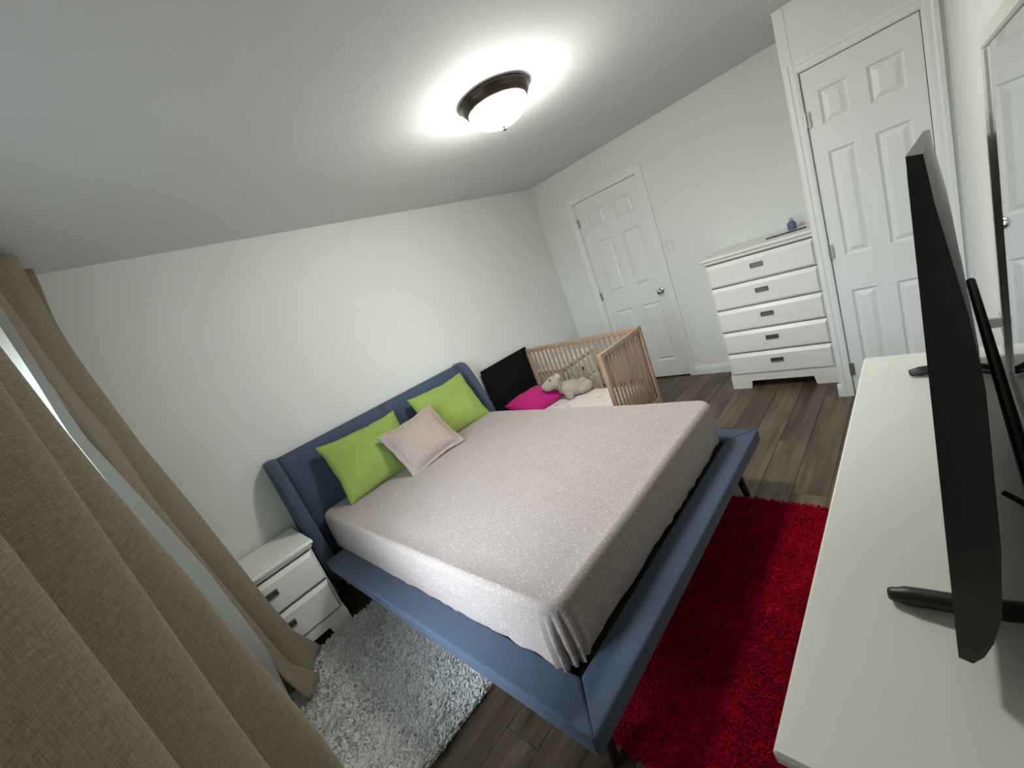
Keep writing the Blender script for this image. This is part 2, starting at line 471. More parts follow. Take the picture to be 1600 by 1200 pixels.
def door(name, w, h, cols, rows, loc, rotz, knob_x, hinge_zs, recess=0.006):
    o = struct(bpy.data.objects.new(name, None)); COL.objects.link(o); o.location = loc; o.rotation_euler = (0, 0, rotz)
    y0 = recess; yr = recess + 0.011
    g = 0.006
    xs = [g, cols[0][0], cols[0][1], cols[1][0], cols[1][1], w - g]
    zs = [0.012, rows[2][0], rows[2][1], rows[1][0], rows[1][1], rows[0][0], rows[0][1], h - 0.007]
    bm = bmesh.new()
    box(bm, (g, yr, 0.012), (w - g, yr + 0.028, h - 0.007))
    cells = [(i, j) for i in range(5) for j in range(7)]
    # stiles and rails as boxes with sloped (bevelled) edges
    for (a, b) in ((xs[0], xs[1]), (xs[2], xs[3]), (xs[4], xs[5])): box(bm, (a, y0, zs[0]), (b, yr + 0.002, zs[7]))
    for (a, b) in ((zs[0], zs[1]), (zs[2], zs[3]), (zs[4], zs[5]), (zs[6], zs[7])):
        for (c, d) in ((xs[1], xs[2]), (xs[3], xs[4])): box(bm, (c, y0, a), (d, yr + 0.002, b))
    # sticking: sloped strips around each opening
    for c in cols:
        for r in rows:
            x0, x1 = c; z0, z1 = r; s = 0.012
            P = [(x0, z0), (x1, z0), (x1, z1), (x0, z1)]; Q = [(x0 + s, z0 + s), (x1 - s, z0 + s), (x1 - s, z1 - s), (x0 + s, z1 - s)]
            vo = [bm.verts.new((p[0], y0, p[1])) for p in P]; vi = [bm.verts.new((p[0], yr - 0.0005, p[1])) for p in Q]
            for k in range(4): bm.faces.new([vo[k], vo[(k + 1) % 4], vi[(k + 1) % 4], vi[k]])
    bmesh.ops.recalc_face_normals(bm, faces=bm.faces)
    obj('slab', bm, M_DOOR, o)
    for c in cols:
        for r in rows:
            x0, x1 = c[0] + 0.018, c[1] - 0.018; z0, z1 = r[0] + 0.018, r[1] - 0.018; s = 0.024
            P = [(x0, z0), (x1, z0), (x1, z1), (x0, z1)]; Q = [(x0 + s, z0 + s), (x1 - s, z0 + s), (x1 - s, z1 - s), (x0 + s, z1 - s)]
            bm = bmesh.new()
            vb = [bm.verts.new((p[0], yr + 0.002, p[1])) for p in P]; vo = [bm.verts.new((p[0], yr - 0.0005, p[1])) for p in P]; vi = [bm.verts.new((p[0], y0 + 0.001, p[1])) for p in Q]
            for k in range(4):
                bm.faces.new([vo[k], vo[(k + 1) % 4], vi[(k + 1) % 4], vi[k]]); bm.faces.new([vb[k], vb[(k + 1) % 4], vo[(k + 1) % 4], vo[k]])
            bm.faces.new(vi); bm.faces.new(vb[::-1])
            bmesh.ops.recalc_face_normals(bm, faces=bm.faces)
            obj('door_panel', bm, M_DOOR, o)
    if knob_x is not None:
        bm = bmesh.new()
        lathe(bm, [(0, 0), (0.033, 0), (0.033, 0.004), (0.026, 0.009), (0.012, 0.012), (0.011, 0.028), (0.020, 0.034), (0.0275, 0.046), (0.0275, 0.056), (0.020, 0.066), (0.008, 0.070), (0, 0.070)], 24)
        bmesh.ops.transform(bm, matrix=Matrix.Translation((knob_x, y0, 0.945)) @ Matrix.Rotation(radians(90), 4, 'X'), verts=bm.verts)
        k = obj('door_knob', bm, M_CHROME, o, True)
    for hz in hinge_zs:
        bm = bmesh.new()
        prof = [(0, -0.05), (0.0035, -0.049), (0.006, -0.045), (0.006, 0.045), (0.0035, 0.049), (0, 0.05)]
        lathe(bm, prof, 12, (0.002, -0.006, hz))
        box(bm, (0.001, -0.004, hz - 0.044), (0.022, y0 - 0.0002, hz + 0.044))
        obj('hinge', bm, M_STEEL, o)
    return o
RV = -pi / 2
door('door_1', 0.756, 2.08, [(0.115, 0.330), (0.435, 0.650)], [(1.765, 1.945), (1.055, 1.63), (0.20, 0.845)], (XR, DL, 0), RV, 0.69, (1.868, 1.05, 0.22))
casing('trim_1', 0.756, 2.08, 0.068, (XR, DL, 0), RV)
door('door_2', 0.511, 2.08, [(0.075, 0.205), (0.288, 0.438)], [(1.755, 1.948), (0.975, 1.605), (0.20, 0.745)], (XC, CL, 0), RV, 0.455, (1.817, 1.016, 0.199))
casing('trim_2', 0.511, 2.08, 0.060, (XC, CL, 0), RV)

# light switch and outlet on the door wall
t = thing('light_switch', 'small white light switch plate on the wall right of the far door', 'switch', (XR, -1.358, 1.347), RV)
boxo('plate', (-0.036, -0.006, -0.058), (0.036, 0, 0.058), M_PLATE, t, 0.003)
boxo('rocker', (-0.016, -0.010, -0.033), (0.016, -0.0055, 0.033), M_TRIM, t, 0.002)

# ------------------------------------------------------------------ ceiling light
LX, LY = 2.395, -1.645
t = thing('ceiling_light', 'round flush ceiling light with dark bronze rim and glowing white glass bowl', 'ceiling light', (LX, LY, H))
bm = bmesh.new()
lathe(bm, [(0, -0.001), (0.178, -0.001), (0.183, -0.006), (0.183, -0.014), (0.176, -0.019), (0.176, -0.030), (0.170, -0.036), (0.163, -0.050), (0.156, -0.056), (0.150, -0.056), (0.148, -0.05), (0, -0.045)], 56)
obj('rim', bm, M_BRONZE, t, True)
bm = bmesh.new()
prof = [(0.151, -0.052)] + [(0.151 * cos(a), -0.056 - 0.088 * sin(a)) for a in [i * pi / 2 / 12 for i in range(12)]] + [(0, -0.144)]
lathe(bm, prof, 48)
obj('glass_bowl', bm, M_LAMP, t, True)
bm = bmesh.new(); lathe(bm, [(0, -0.142), (0.011, -0.142), (0.012, -0.148), (0.007, -0.153), (0.009, -0.159), (0.005, -0.165), (0, -0.166)], 16)
obj('finial', bm, M_BRONZE, t, True)

# ------------------------------------------------------------------ cabinets
def cup_pull(parent, x, z, w=0.10, h=0.036, y=0.0):
    bm = bmesh.new()
    fw = 0.006
    box(bm, (x - w / 2, y - 0.004, z - h / 2), (x + w / 2, y, z + h / 2))
    box(bm, (x - w / 2, y - 0.012, z + h / 2 - fw), (x + w / 2, y - 0.003, z + h / 2), 0.0015)
    box(bm, (x - w / 2, y - 0.009, z - h / 2), (x + w / 2, y - 0.003, z - h / 2 + fw), 0.0015)
    box(bm, (x - w / 2, y - 0.010, z - h / 2 + fw), (x - w / 2 + fw, y - 0.003, z + h / 2 - fw), 0.001)
    box(bm, (x + w / 2 - fw, y - 0.010, z - h / 2 + fw), (x + w / 2, y - 0.003, z + h / 2 - fw), 0.001)
    return obj('pull', bm, M_PULL, parent)

def drawer(parent, x0, x1, z0, z1, mat, pulls, pw=0.10):
    """front: flat field, wide sloped top edge, smaller slopes on the other sides; y=0 is the front face of the body"""
    bm = bmesh.new(); p = 0.022
    st, sb, ss = 0.026, 0.016, 0.012
    P = [(x0, z0), (x1, z0), (x1, z1), (x0, z1)]
    Q = [(x0 + ss, z0 + sb), (x1 - ss, z0 + sb), (x1 - ss, z1 - st), (x0 + ss, z1 - st)]
    va = [bm.verts.new((a, 0.0, b)) for a, b in P]; vb = [bm.verts.new((a, -0.006, b)) for a, b in P]; vc = [bm.verts.new((a, -p, b)) for a, b in Q]
    for k in range(4):
        bm.faces.new([va[k], va[(k + 1) % 4], vb[(k + 1) % 4], vb[k]]); bm.faces.new([vb[k], vb[(k + 1) % 4], vc[(k + 1) % 4], vc[k]])
    bm.faces.new(vc); bm.faces.new(va[::-1])
    bmesh.ops.recalc_face_normals(bm, faces=bm.faces)
    d = obj('drawer', bm, mat, parent)
    for px in pulls: cup_pull(d, px, z0 + (z1 - z0) * 0.60, pw, y=-p)
    return d

def cabinet(name, label, group, w, d, h, ncols, nrows, mat, loc, rotz, plinth=0.125, top=0.045, pw=0.10, hollow=True, pulls_per=1):
    t = thing(name, label, 'nightstand' if name == 'nightstand' else ('dresser' if name == 'long_dresser' else 'chest of drawers'), loc, rotz, group)
    # body
    bm = bmesh.new()
    box(bm, (0, 0.0, plinth - 0.005), (w, d, h - top))
    obj('body', bm, mat, t)
    # shade in the drawer gaps is painted by dark strips further down
    g = 0.004
    # plinth with bracket-foot cut-out at the front and plain sides
    bm = bmesh.new()
    cut = plinth * 0.55; fx = w * 0.19
    prism(bm, [(-0.006, 0), (fx, 0), (fx + 0.012, cut), (w - fx - 0.012, cut), (w - fx, 0), (w + 0.006, 0), (w + 0.006, plinth - 0.022), (w, plinth), (0, plinth), (-0.006, plinth - 0.022)], 1, -0.018, 0.004)
    prism(bm, [(0.004, 0), (d, 0), (d, plinth), (0.004, plinth)], 0, -0.006, 0.016)
    prism(bm, [(0.004, 0), (d, 0), (d, plinth), (0.004, plinth)], 0, w - 0.016, w + 0.006)
    obj('plinth', bm, mat, t)
    # moulded top in two steps
    bm = bmesh.new()
    box(bm, (-0.010, -0.020, h - top), (w + 0.010, d, h - top * 0.48), 0.006)
    box(bm, (-0.022, -0.034, h - top * 0.5), (w + 0.022, d, h), 0.005)
    obj('top', bm, mat, t)
    zz = (h - top - plinth - 0.01) / nrows
    for r in range(nrows):
        z0 = plinth + 0.004 + r * zz; z1 = z0 + zz - 0.010
        # one row of fronts; the shade under it is a dark-coloured strip
        for c in range(ncols):
            cw_ = (w - 0.012) / ncols
            x0 = 0.006 + c * cw_ + 0.003; x1 = x0 + cw_ - 0.006
            ps = [(x0 + x1) / 2]
            drawer(t, x0, x1, z0, z1, mat, ps, pw)
    bm = bmesh.new()  # thin dark strips on the body face imitate shade between the drawers
    for r in range(nrows + 1):
        z0 = plinth + r * zz - 0.004
        box(bm, (0.008, -0.0015, z0), (w - 0.008, 0.001, z0 + 0.008))
    obj('painted_shadow_gap', bm, M_GAP, t)
    return t

ch = cabinet('chest_of_drawers', 'tall white five-drawer chest with pewter pulls beside the closet door', None, 0.74, 0.425, 1.168, 1, 5, M_WHITE, (4.163, -1.772, 0), RV, plinth=0.125, top=0.05, pw=0.088)
ns = cabinet('nightstand', 'white two-drawer nightstand left of the blue bed, half behind the curtain', 'white two-drawer nightstands', 0.57, 0.39, 0.605, 1, 2, M_WHITE, (0.378, -0.410, 0), 0, pw=0.088)
ns2 = copy_tree(ns); ns2.location = (3.613, -0.410, 0)
ns2['label'] = 'white two-drawer nightstand in the far corner, seen through the crib slats'
# long dresser under the television, facing the bed
ld = cabinet('long_dresser', 'long low white dresser carrying the television in the right foreground', None, 1.535, 0.322, 0.80, 2, 3, M_DRESSER, (2.517, -2.886, 0), pi, plinth=0.11, top=0.045)

# bottle and pencil on the chest
t = thing('bottle', 'small purple bottle with clear cap at the right end of the tall chest', 'bottle', (4.47, -2.345, 1.168))
bm = bmesh.new(); lathe(bm, [(0, 0), (0.026, 0), (0.030, 0.006), (0.030, 0.045), (0.024, 0.058), (0.012, 0.064), (0, 0.064)], 20); obj('bottle_body', bm, M_PURPLE, t, True)
bm = bmesh.new(); lathe(bm, [(0, 0.062), (0.014, 0.062), (0.014, 0.082), (0.010, 0.088), (0, 0.088)], 16); obj('cap', bm, M_LID, t, True)
bm = bmesh.new(); tube(bm, [(4.30, -2.20, 1.173), (4.305, -2.46, 1.173)], [0.005, 0.005], 6)
tag(obj('pencil', bm, M_TOY), 'thin dark pencil lying on top of the tall white chest', 'pencil')

# ------------------------------------------------------------------ bed
BX0, BX1, BYF, BZ, BTH = 1.000, 2.735, -2.348, 0.375, 0.055
bed = thing('upholstered_bed', 'slate blue upholstered platform bed with winged headboard', 'bed', ((BX0 + BX1) / 2, -1.2, 0))
bc = Vector(bed.location)
def rail(pts_top, name):
    """mitred rail: 4 plan points, soft edges, sides sloping inward below"""
    bm = bmesh.new()
    n = len(pts_top)
    cx = sum(p[0] for p in pts_top) / n; cy = sum(p[1] for p in pts_top) / n
    vt = [bm.verts.new((p[0] - bc.x, p[1] - bc.y, BZ)) for p in pts_top]
    low = []
    for p in pts_top: low.append(bm.verts.new((p[0] - bc.x, p[1] - bc.y, BZ - p[2])))
    bm.faces.new(vt); bm.faces.new(low[::-1])
    for i in range(n): bm.faces.new([vt[i], low[i], low[(i + 1) % n], vt[(i + 1) % n]])
    bmesh.ops.recalc_face_normals(bm, faces=bm.faces)
    bmesh.ops.bevel(bm, geom=list(bm.edges), offset=0.012, segments=3, affect='EDGES', profile=0.6)
    return obj(name, bm, M_BLUE, bed, True)
RW = 0.132
hgt = BTH + 0.02
rail([(BX0, BYF, hgt), (BX0, -0.295, hgt), (BX0 + RW, -0.295, hgt), (BX0 + RW, BYF + RW, hgt)], 'side_rail')
rail([(BX1, BYF, hgt), (BX1 - RW, BYF + RW, hgt), (BX1 - RW, -0.295, hgt), (BX1, -0.295, hgt)], 'side_rail')
rail([(BX0 + 0.001, BYF, hgt), (BX0 + RW + 0.001, BYF + RW, hgt), (BX1 - RW - 0.001, BYF + RW, hgt), (BX1 - 0.001, BYF, hgt)], 'foot_rail')
boxo('slat_base', (BX0 + 0.10 - bc.x, BYF + 0.10 - bc.y, 0.25), (BX1 - 0.10 - bc.x, -0.16 - bc.y, 0.345), M_BLACKVOID, bed)
for lx, ly, sx, sy in ((BX0 + 0.16, BYF + 0.16, -1, -1), (BX1 - 0.13, BYF + 0.14, 1, -1), (BX0 + 0.16, -0.5, -1, 1), (BX1 - 0.16, -0.5, 1, 1)):
    bm = bmesh.new()
    tube(bm, [(lx - bc.x, ly - bc.y, 0.30), (lx + sx * 0.035 - bc.x, ly + sy * 0.035 - bc.y, 0.0)], [0.028, 0.016], 14)
    obj('leg', bm, M_LEG, bed, True)
# headboard: padded panel in two halves, between wings
HZ = 1.062
def pad(x0, x1, name):
    bm = bmesh.new(); nx, nz = 24, 16
    z0, z1 = 0.22, HZ
    grid = []
    for j in range(nz + 1):
        rowv = []
        for i in range(nx + 1):
            u, v = i / nx, j / nz
            x = x0 + (x1 - x0) * u; z = z0 + (z1 - z0) * v
            eu = 1 - abs(2 * u - 1) ** 10; ev = 1 - abs(2 * v - 1) ** 8
            bulge = 0.018 * max(0, eu) ** 0.5 * max(0, ev) ** 0.5
            yy = -0.085 - bulge - 0.03 * (1 - v)
            if v > 0.9: yy += 0.03 * ((v - 0.9) / 0.1) ** 2
            rowv.append(bm.verts.new((x - bc.x, yy - bc.y, z)))
        grid.append(rowv)
    for j in range(nz):
        for i in range(nx): bm.faces.new([grid[j][i], grid[j][i + 1], grid[j + 1][i + 1], grid[j + 1][i]])
    back = [bm.verts.new((x - bc.x, -0.018 - bc.y, z)) for x, z in ((x0, z0), (x1, z0), (x1, z1 - 0.012), (x0, z1 - 0.012))]
    bm.faces.new([back[3], back[2], back[1], back[0]])
    bm.faces.new([back[0], back[1]] + [grid[0][i] for i in range(nx, -1, -1)])
    bm.faces.new([back[2], back[3]] + [grid[nz][i] for i in range(0, nx + 1)])
    bm.faces.new([back[3], back[0]] + [grid[j][0] for j in range(0, nz + 1)])
    bm.faces.new([back[1], back[2]] + [grid[j][nx] for j in range(nz, -1, -1)])
    bmesh.ops.recalc_face_normals(bm, faces=bm.faces)
    return obj(name, bm, M_BLUE, bed, True)
xm = (BX0 + BX1) / 2
pad(BX0 + 0.07, xm, 'headboard_cushion'); pad(xm, BX1 - 0.07, 'headboard_cushion')
def wing(side):
    # side profile in (y,z), swept in x with a soft round front
    bm = bmesh.new()
    prof = [(-0.015, 0.19), (-0.27, 0.19), (-0.295, 0.33), (-0.290, 0.45), (-0.265, 0.62), (-0.225, 0.80), (-0.180, 0.95), (-0.150, 1.02), (-0.118, 1.055), (-0.080, 1.068), (-0.015, 1.068)]
    xo = BX0 if side < 0 else BX1
    n = len(prof)
    def ring(x, f):
        r = []
        cy, cz = -0.13, 0.62
        for (yy, zz) in prof:
            # lean outwards towards the front
            lean = side * 0.018 * (min(0, yy + 0.05) / -0.25)
            r.append(bm.verts.new((x + lean - bc.x, -0.015 + (yy + 0.015) * f - bc.y, 0.19 + (zz - 0.19) * (1 - (1 - f) * 0.15))))
        return r
    s = -side
    rings = [ring(xo + s * a, f) for a, f in ((0.0, 0.90), (0.006, 0.955), (0.020, 0.99), (0.038, 1.0), (0.056, 0.99), (0.070, 0.955), (0.078, 0.90))]
    for a, b in zip(rings, rings[1:]):
        for i in range(n): bm.faces.new([a[i], a[(i + 1) % n], b[(i + 1) % n], b[i]])
    bm.faces.new(rings[0]); bm.faces.new(rings[-1][::-1])
    bmesh.ops.recalc_face_normals(bm, faces=bm.faces)
    o = obj('headboard_wing', bm, M_BLUE, bed, True)
    return o
wing(-1); wing(1)
boxo('headboard_leg', (BX0 + 0.02 - bc.x, -0.10 - bc.y, 0), (BX0 + 0.08 - bc.x, -0.03 - bc.y, 0.22), M_LEG, bed, 0.004)
boxo('headboard_leg', (BX1 - 0.08 - bc.x, -0.10 - bc.y, 0), (BX1 - 0.02 - bc.x, -0.03 - bc.y, 0.22), M_LEG, bed, 0.004)

# mattress with fitted sheet
MX0, MX1, MY0, MY1, MZ0, MZ1 = 1.128, 2.618, -2.212, -0.150, 0.346, 0.620
mat_t = thing('mattress', 'queen mattress under a beige fitted sheet with tiny white print, gathered at the near corner', 'mattress', ((MX0 + MX1) / 2, (MY0 + MY1) / 2, MZ0))
mc = Vector(mat_t.location)
def rrect(x0, x1, y0, y1, r, nside, ncor):
    """points with (x,y,nx,ny,cornerparam,kind)"""
    pts = []
    cs = [(x1 - r, y0 + r, -90), (x1 - r, y1 - r, 0), (x0 + r, y1 - r, 90), (x0 + r, y0 + r, 180)]
    for k, (cx, cy, a0) in enumerate(cs):
        for i in range(ncor):
            a = radians(a0 + 90 * i / (ncor - 1))
            pts.append((cx + r * cos(a), cy + r * sin(a), cos(a), sin(a), k, i / (ncor - 1)))
        nx_, ny_, a1 = cs[(k + 1) % 4]
        a = radians(a0 + 90)
        p0 = (cx + r * cos(a), cy + r * sin(a)); p1 = (nx_ + r * cos(a), ny_ + r * sin(a))
        for i in range(1, nside):
            t_ = i / nside
            pts.append((p0[0] + (p1[0] - p0[0]) * t_, p0[1] + (p1[1] - p0[1]) * t_, cos(a), sin(a), k + 10, t_))
    return pts
def fitted_sheet():
    R = 0.085; base = rrect(MX0, MX1, MY0, MY1, R, 70, 41)
    n = len(base)
    prof = []   # (inset, z)
    for ins in (0.62, 0.5, 0.38, 0.26, 0.18, 0.12): prof.append((ins, 0))
    er = 0.032
    for i in range(9):
        a = pi / 2 * i / 8
        prof.append((er - er * sin(a), -(er - er * cos(a))))
    depth = MZ1 - MZ0 - 0.02
    for i in range(1, 13): prof.append((-0.004 * sin(pi * i / 12), -(er + (depth - er) * i / 12)))
    bm = bmesh.new(); rows = []
    for (ins, dz) in prof:
        rowv = []
        down = max(0.0, (-dz - 0.03) / depth)
        for q, (px, py, nx, ny, k, t_) in enumerate(base):
            # inset keeps the rectangle shape
            if ins > R:
                hx, hy = (MX1 - MX0) / 2 - ins, (MY1 - MY0) / 2 - ins
                fx, fy = hx / ((MX1 - MX0) / 2), hy / ((MY1 - MY0) / 2)
                x = (px - mc.x) * fx; y_ = (py - mc.y) * fy
            else:
                x = px - mc.x - nx * ins; y_ = py - mc.y - ny * ins
            z = MZ1 - mc.z + dz
            z += 0.012 * (noise.noise(Vector((x * 1.6, y_ * 1.6, 3))))
            if dz == 0: z += 0.010 * min(1, ins / 0.4) - 0.004 + 0.0025 * noise.noise(Vector((x * 5, y_ * 5, 9)))
            off = 0.0
            wx, wy = x + mc.x, y_ + mc.y
            # gathers at the near left corner
            dcor = sqrt((px - MX0) ** 2 + (py - MY0) ** 2)
            if k in (0, 1, 2, 3):
                a_ = 1.0 if k == 3 else 0.5
                w_ = sin(pi * t_) ** 0.5 if 0 < t_ < 1 else 0
                off += a_ * down ** 0.8 * w_ * (0.013 * sin(t_ * 2 * pi * 4.2 + 0.6) + 0.004 * sin(t_ * 2 * pi * 9.3)) + 0.008 * down * a_
            # tension wrinkles along the left side and foot
            s_ = noise.noise(Vector((px * 7, py * 7, -dz * 4.0))); s2 = noise.noise(Vector((px * 18 + dz * 30, py * 18 - dz * 30, 5)))
            near = sstep(1.7, 0.3, dcor)
            off += down * (0.006 * s_ + (0.004 + 0.010 * near) * s2) 
            # hem line rises and falls
            hem = 0.020 * noise.noise(Vector((px * 3.2, py * 3.2, 1.7))) + 0.010 * noise.noise(Vector((px * 11, py * 11, 4.0)))
            z += hem * max(0, down - 0.35) * 1.5
            if k == 13 or k == 2 or k == 12: pass
            if ny < -0.5: off -= 0.020 * down * down     # the foot side tucks in
            x += nx * off; y_ += ny * off
            rowv.append(bm.verts.new((x, y_, z)))
        rows.append(rowv)
    for a, b in zip(rows, rows[1:]):
        for i in range(n): bm.faces.new([a[i], b[i], b[(i + 1) % n], a[(i + 1) % n]])
    bm.faces.new(rows[0])
    bmesh.ops.recalc_face_normals(bm, faces=bm.faces)
    return obj('fitted_sheet', bm, M_SHEET, mat_t, True)
fitted_sheet()
bm = bmesh.new()
box(bm, (MX0 + 0.018 - mc.x, MY0 + 0.035 - mc.y, 0.0), (MX1 - 0.018 - mc.x, MY1 - 0.018 - mc.y, MZ1 - MZ0 - 0.03), 0.03, 3)
obj('mattress_core', bm, M_MATT, mat_t, True)

# ------------------------------------------------------------------ pillows
def pillow_mesh(w, h, th, seed, pinch=0.10, crease=1.0, flange=0.0, n=36):
    """flat in XZ plane, thickness along Y, origin at the centre"""
    verts = []; faces = []
    def edge(u, v):
        # concave sides with pulled corners
        x = u * w / 2 * (1 - pinch * (1 - v * v) * 0.55 * abs(u)); z = v * h / 2 * (1 - pinch * (1 - u * u) * 0.8 * abs(v))
        return x, z
    fl_ = 1 - flange
    for s in (1, -1):
        for j in range(n + 1):
            for i in range(n + 1):
                u, v = -1 + 2 * i / n, -1 + 2 * j / n
                u = math.copysign(abs(u) ** 0.85, u); v = math.copysign(abs(v) ** 0.85, v)
                x, z = edge(u, v)
                uu, vv = min(1, abs(u) / fl_), min(1, abs(v) / fl_)
                b = max(0, (1 - uu ** 3)) ** 0.6 * max(0, (1 - vv ** 3)) ** 0.6
                y_ = s * (th / 2 * b + 0.004)
                nn = noise.noise(Vector((x * 7 + seed, z * 7, seed * 3))) * 0.012 + noise.noise(Vector((x * 16 + seed, z * 13 + x * 9, seed))) * 0.007
                y_ += s * nn * b * crease
                x += 0.008 * noise.noise(Vector((v * 3, seed, u))); z += 0.008 * noise.noise(Vector((u * 3, seed + 4, v)))
                verts.append((x, y_, z))
        o_ = 0 if s == 1 else (n + 1) ** 2
        for j in range(n):
            for i in range(n):
                q = [o_ + j * (n + 1) + i, o_ + j * (n + 1) + i + 1, o_ + (j + 1) * (n + 1) + i + 1, o_ + (j + 1) * (n + 1) + i]
                faces.append(q if s == -1 else q[::-1])
    N2 = (n + 1) ** 2
    ring = [j for j in range(n)] + [n + j * (n + 1) for j in range(n)] + [n * (n + 1) + n - j for j in range(n)] + [(n - j) * (n + 1) for j in range(n)]
    for k in range(len(ring)):
        a, b = ring[k], ring[(k + 1) % len(ring)]
        faces.append([a, b, b + N2, a + N2])
    return verts, faces
def place_pillow(name, label, cat, mat, w, h, th, seed, center, xaxis, zaxis, group=None, parent=None, **kw):
    v, f = pillow_mesh(w, h, th, seed, **kw)
    o = obj_pd(name, v, f, mat, parent, True)
    X = Vector(xaxis).normalized(); Z = Vector(zaxis); Z = (Z - X * Z.dot(X)).normalized(); Y = Z.cross(X)
    o.matrix_world = Matrix.Translation(center) @ Matrix((X, Y, Z)).transposed().to_4x4()
    return tag(o, label, cat, group)
place_pillow('green_pillow', 'plain green pillow at the left end of the headboard, near the nightstand', 'pillow', M_GREEN, 0.62, 0.45, 0.13, 2.3, (1.585, -0.265, 0.802), (0.995, 0.03, -0.055), (0.02, 0.42, 0.90), 'green pillows on the bed', crease=2.0, pinch=0.12)
place_pillow('green_pillow', 'plain green pillow at the right end of the headboard, beside the crib', 'pillow', M_GREEN, 0.58, 0.45, 0.13, 7.1, (2.32, -0.265, 0.802), (0.999, 0.02, -0.02), (0.02, 0.42, 0.90), 'green pillows on the bed', crease=1.2)
place_pillow('printed_cushion', 'small beige printed cushion propped between the two green pillows', 'cushion', M_CUSH, 0.47, 0.40, 0.13, 4.4, (1.855, -0.49, 0.775), (0.99, -0.05, 0.07), (0.10, 0.62, 0.78), crease=0.6, flange=0.12, pinch=0.13)

# ------------------------------------------------------------------ crib
KX0, KX1, KYB, KYF, KH = 2.935, 3.585, -0.045, -1.385, 0.866
crib = thing('crib', 'beech slatted crib with black headboard, open towards the bed', 'crib', ((KX0 + KX1) / 2, (KYB + KYF) / 2, 0))
kc = Vector(crib.location)
def kbox(name, lo, hi, mat, bev=0.003, parent=None):
    return boxo(name, [a - b for a, b in zip(lo, (kc.x, kc.y, 0))], [a - b for a, b in zip(hi, (kc.x, kc.y, 0))], mat, parent or crib, bev)
kbox('head_panel', (KX0 - 0.03, KYB - 0.022, 0.10), (KX1, KYB, 0.893), M_BLACKPANEL, 0.006)
# far side
kbox('top_rail', (KX1 - 0.028, KYF, KH - 0.040), (KX1, KYB - 0.022, KH), M_BEECH, 0.005)
kbox('bottom_rail', (KX1 - 0.026, KYF + 0.03, 0.18), (KX1 - 0.002, KYB - 0.022, 0.225), M_BEECH)
ns_ = 22
for i in range(ns_):
    y_ = KYF + 0.085 + (KYB - 0.06 - KYF - 0.085) * i / (ns_ - 1)
    kbox('slat', (KX1 - 0.021, y_ - 0.011, 0.22), (KX1 - 0.007, y_ + 0.011, KH - 0.035), M_BEECH, 0.002)
# foot end
kbox('top_rail', (KX0 + 0.036, KYF, KH - 0.040), (KX1 - 0.03, KYF + 0.028, KH), M_BEECH, 0.005)
kbox('bottom_rail', (KX0 + 0.036, KYF + 0.002, 0.18), (KX1 - 0.03, KYF + 0.026, 0.225), M_BEECH)
kbox('post', (KX0, KYF - 0.002, 0.0), (KX0 + 0.036, KYF + 0.032, KH + 0.002), M_BEECH, 0.004)
kbox('post', (KX1 - 0.030, KYF - 0.002, 0.0), (KX1 + 0.004, KYF + 0.032, KH + 0.002), M_BEECH, 0.004)
kbox('post', (KX1 - 0.034, KYB - 0.062, 0.0), (KX1, KYB - 0.024, KH - 0.04), M_BEECH, 0.004)
kbox('post', (KX0 - 0.005, KYB - 0.062, 0.0), (KX0 + 0.030, KYB - 0.024, 0.36), M_BEECH, 0.004)
for i in range(11):
    x_ = KX0 + 0.085 + (KX1 - 0.075 - KX0 - 0.085) * i / 10
    kbox('slat', (x_ - 0.011, KYF + 0.007, 0.22), (x_ + 0.011, KYF + 0.021, KH - 0.035), M_BEECH, 0.002)
kbox('base_board', (KX0 + 0.01, KYF + 0.03, 0.225), (KX1 - 0.03, KYB - 0.03, 0.243), M_BEECH)
KZ = 0.372
bm = bmesh.new()
box(bm, (KX0 + 0.015, KYF + 0.035, 0.2435), (KX1 - 0.032, KYB - 0.066, KZ), 0.045, 4)
tag(obj('crib_mattress', bm, M_CRIBSHEET, None, True), 'small crib mattress in a pale sheet with grey figures', 'mattress')
place_pillow('pink_pillow', 'bright magenta pillow lying at the head of the crib', 'pillow', M_PINK, 0.47, 0.40, 0.14, 5.2, (3.20, -0.315, 0.440), (0.9, -0.15, 0.03), (0.13, 0.95, 0.20), crease=0.5, pinch=0.06)

# ------------------------------------------------------------------ teddy bear
def blob_mesh(name, parts, mat, voxel, parent=None, loc=(0, 0, 0)):
    """one continuous surface from overlapping ellipsoids (centre, radii, rotation towards a direction)"""
    bm = bmesh.new()
    for c, r, d in parts:
        q = Vector(d).normalized().to_track_quat('Z', 'Y').to_matrix().to_4x4() if d else Matrix.Identity(4)
        bmesh.ops.create_icosphere(bm, subdivisions=3, radius=1, matrix=Matrix.Translation(Vector(c) - Vector(loc)) @ q @ Matrix.Diagonal((*r, 1)))
    me = bpy.data.meshes.new(name + '_src'); bm.to_mesh(me); bm.free()
    tmp = bpy.data.objects.new(name + '_src', me); COL.objects.link(tmp)
    rm = tmp.modifiers.new('r', 'REMESH'); rm.mode = 'VOXEL'; rm.voxel_size = voxel
    sm = tmp.modifiers.new('s', 'SMOOTH'); sm.factor = 0.5; sm.iterations = 4
    dg = bpy.context.evaluated_depsgraph_get()
    me2 = bpy.data.meshes.new_from_object(tmp.evaluated_get(dg)); me2.name = name
    bpy.data.objects.remove(tmp); bpy.data.meshes.remove(me)
    for p in me2.polygons: p.use_smooth = True
    me2.materials.clear(); me2.materials.append(mat)
    o = bpy.data.objects.new(name, me2); COL.objects.link(o)
    if parent: o.parent = parent
    return o
BL = (3.39, -0.65, 0.372)
bear = thing('teddy_bear', 'grey-beige plush bear with a pink ribbon, lying on the crib mattress', 'stuffed toy', BL)
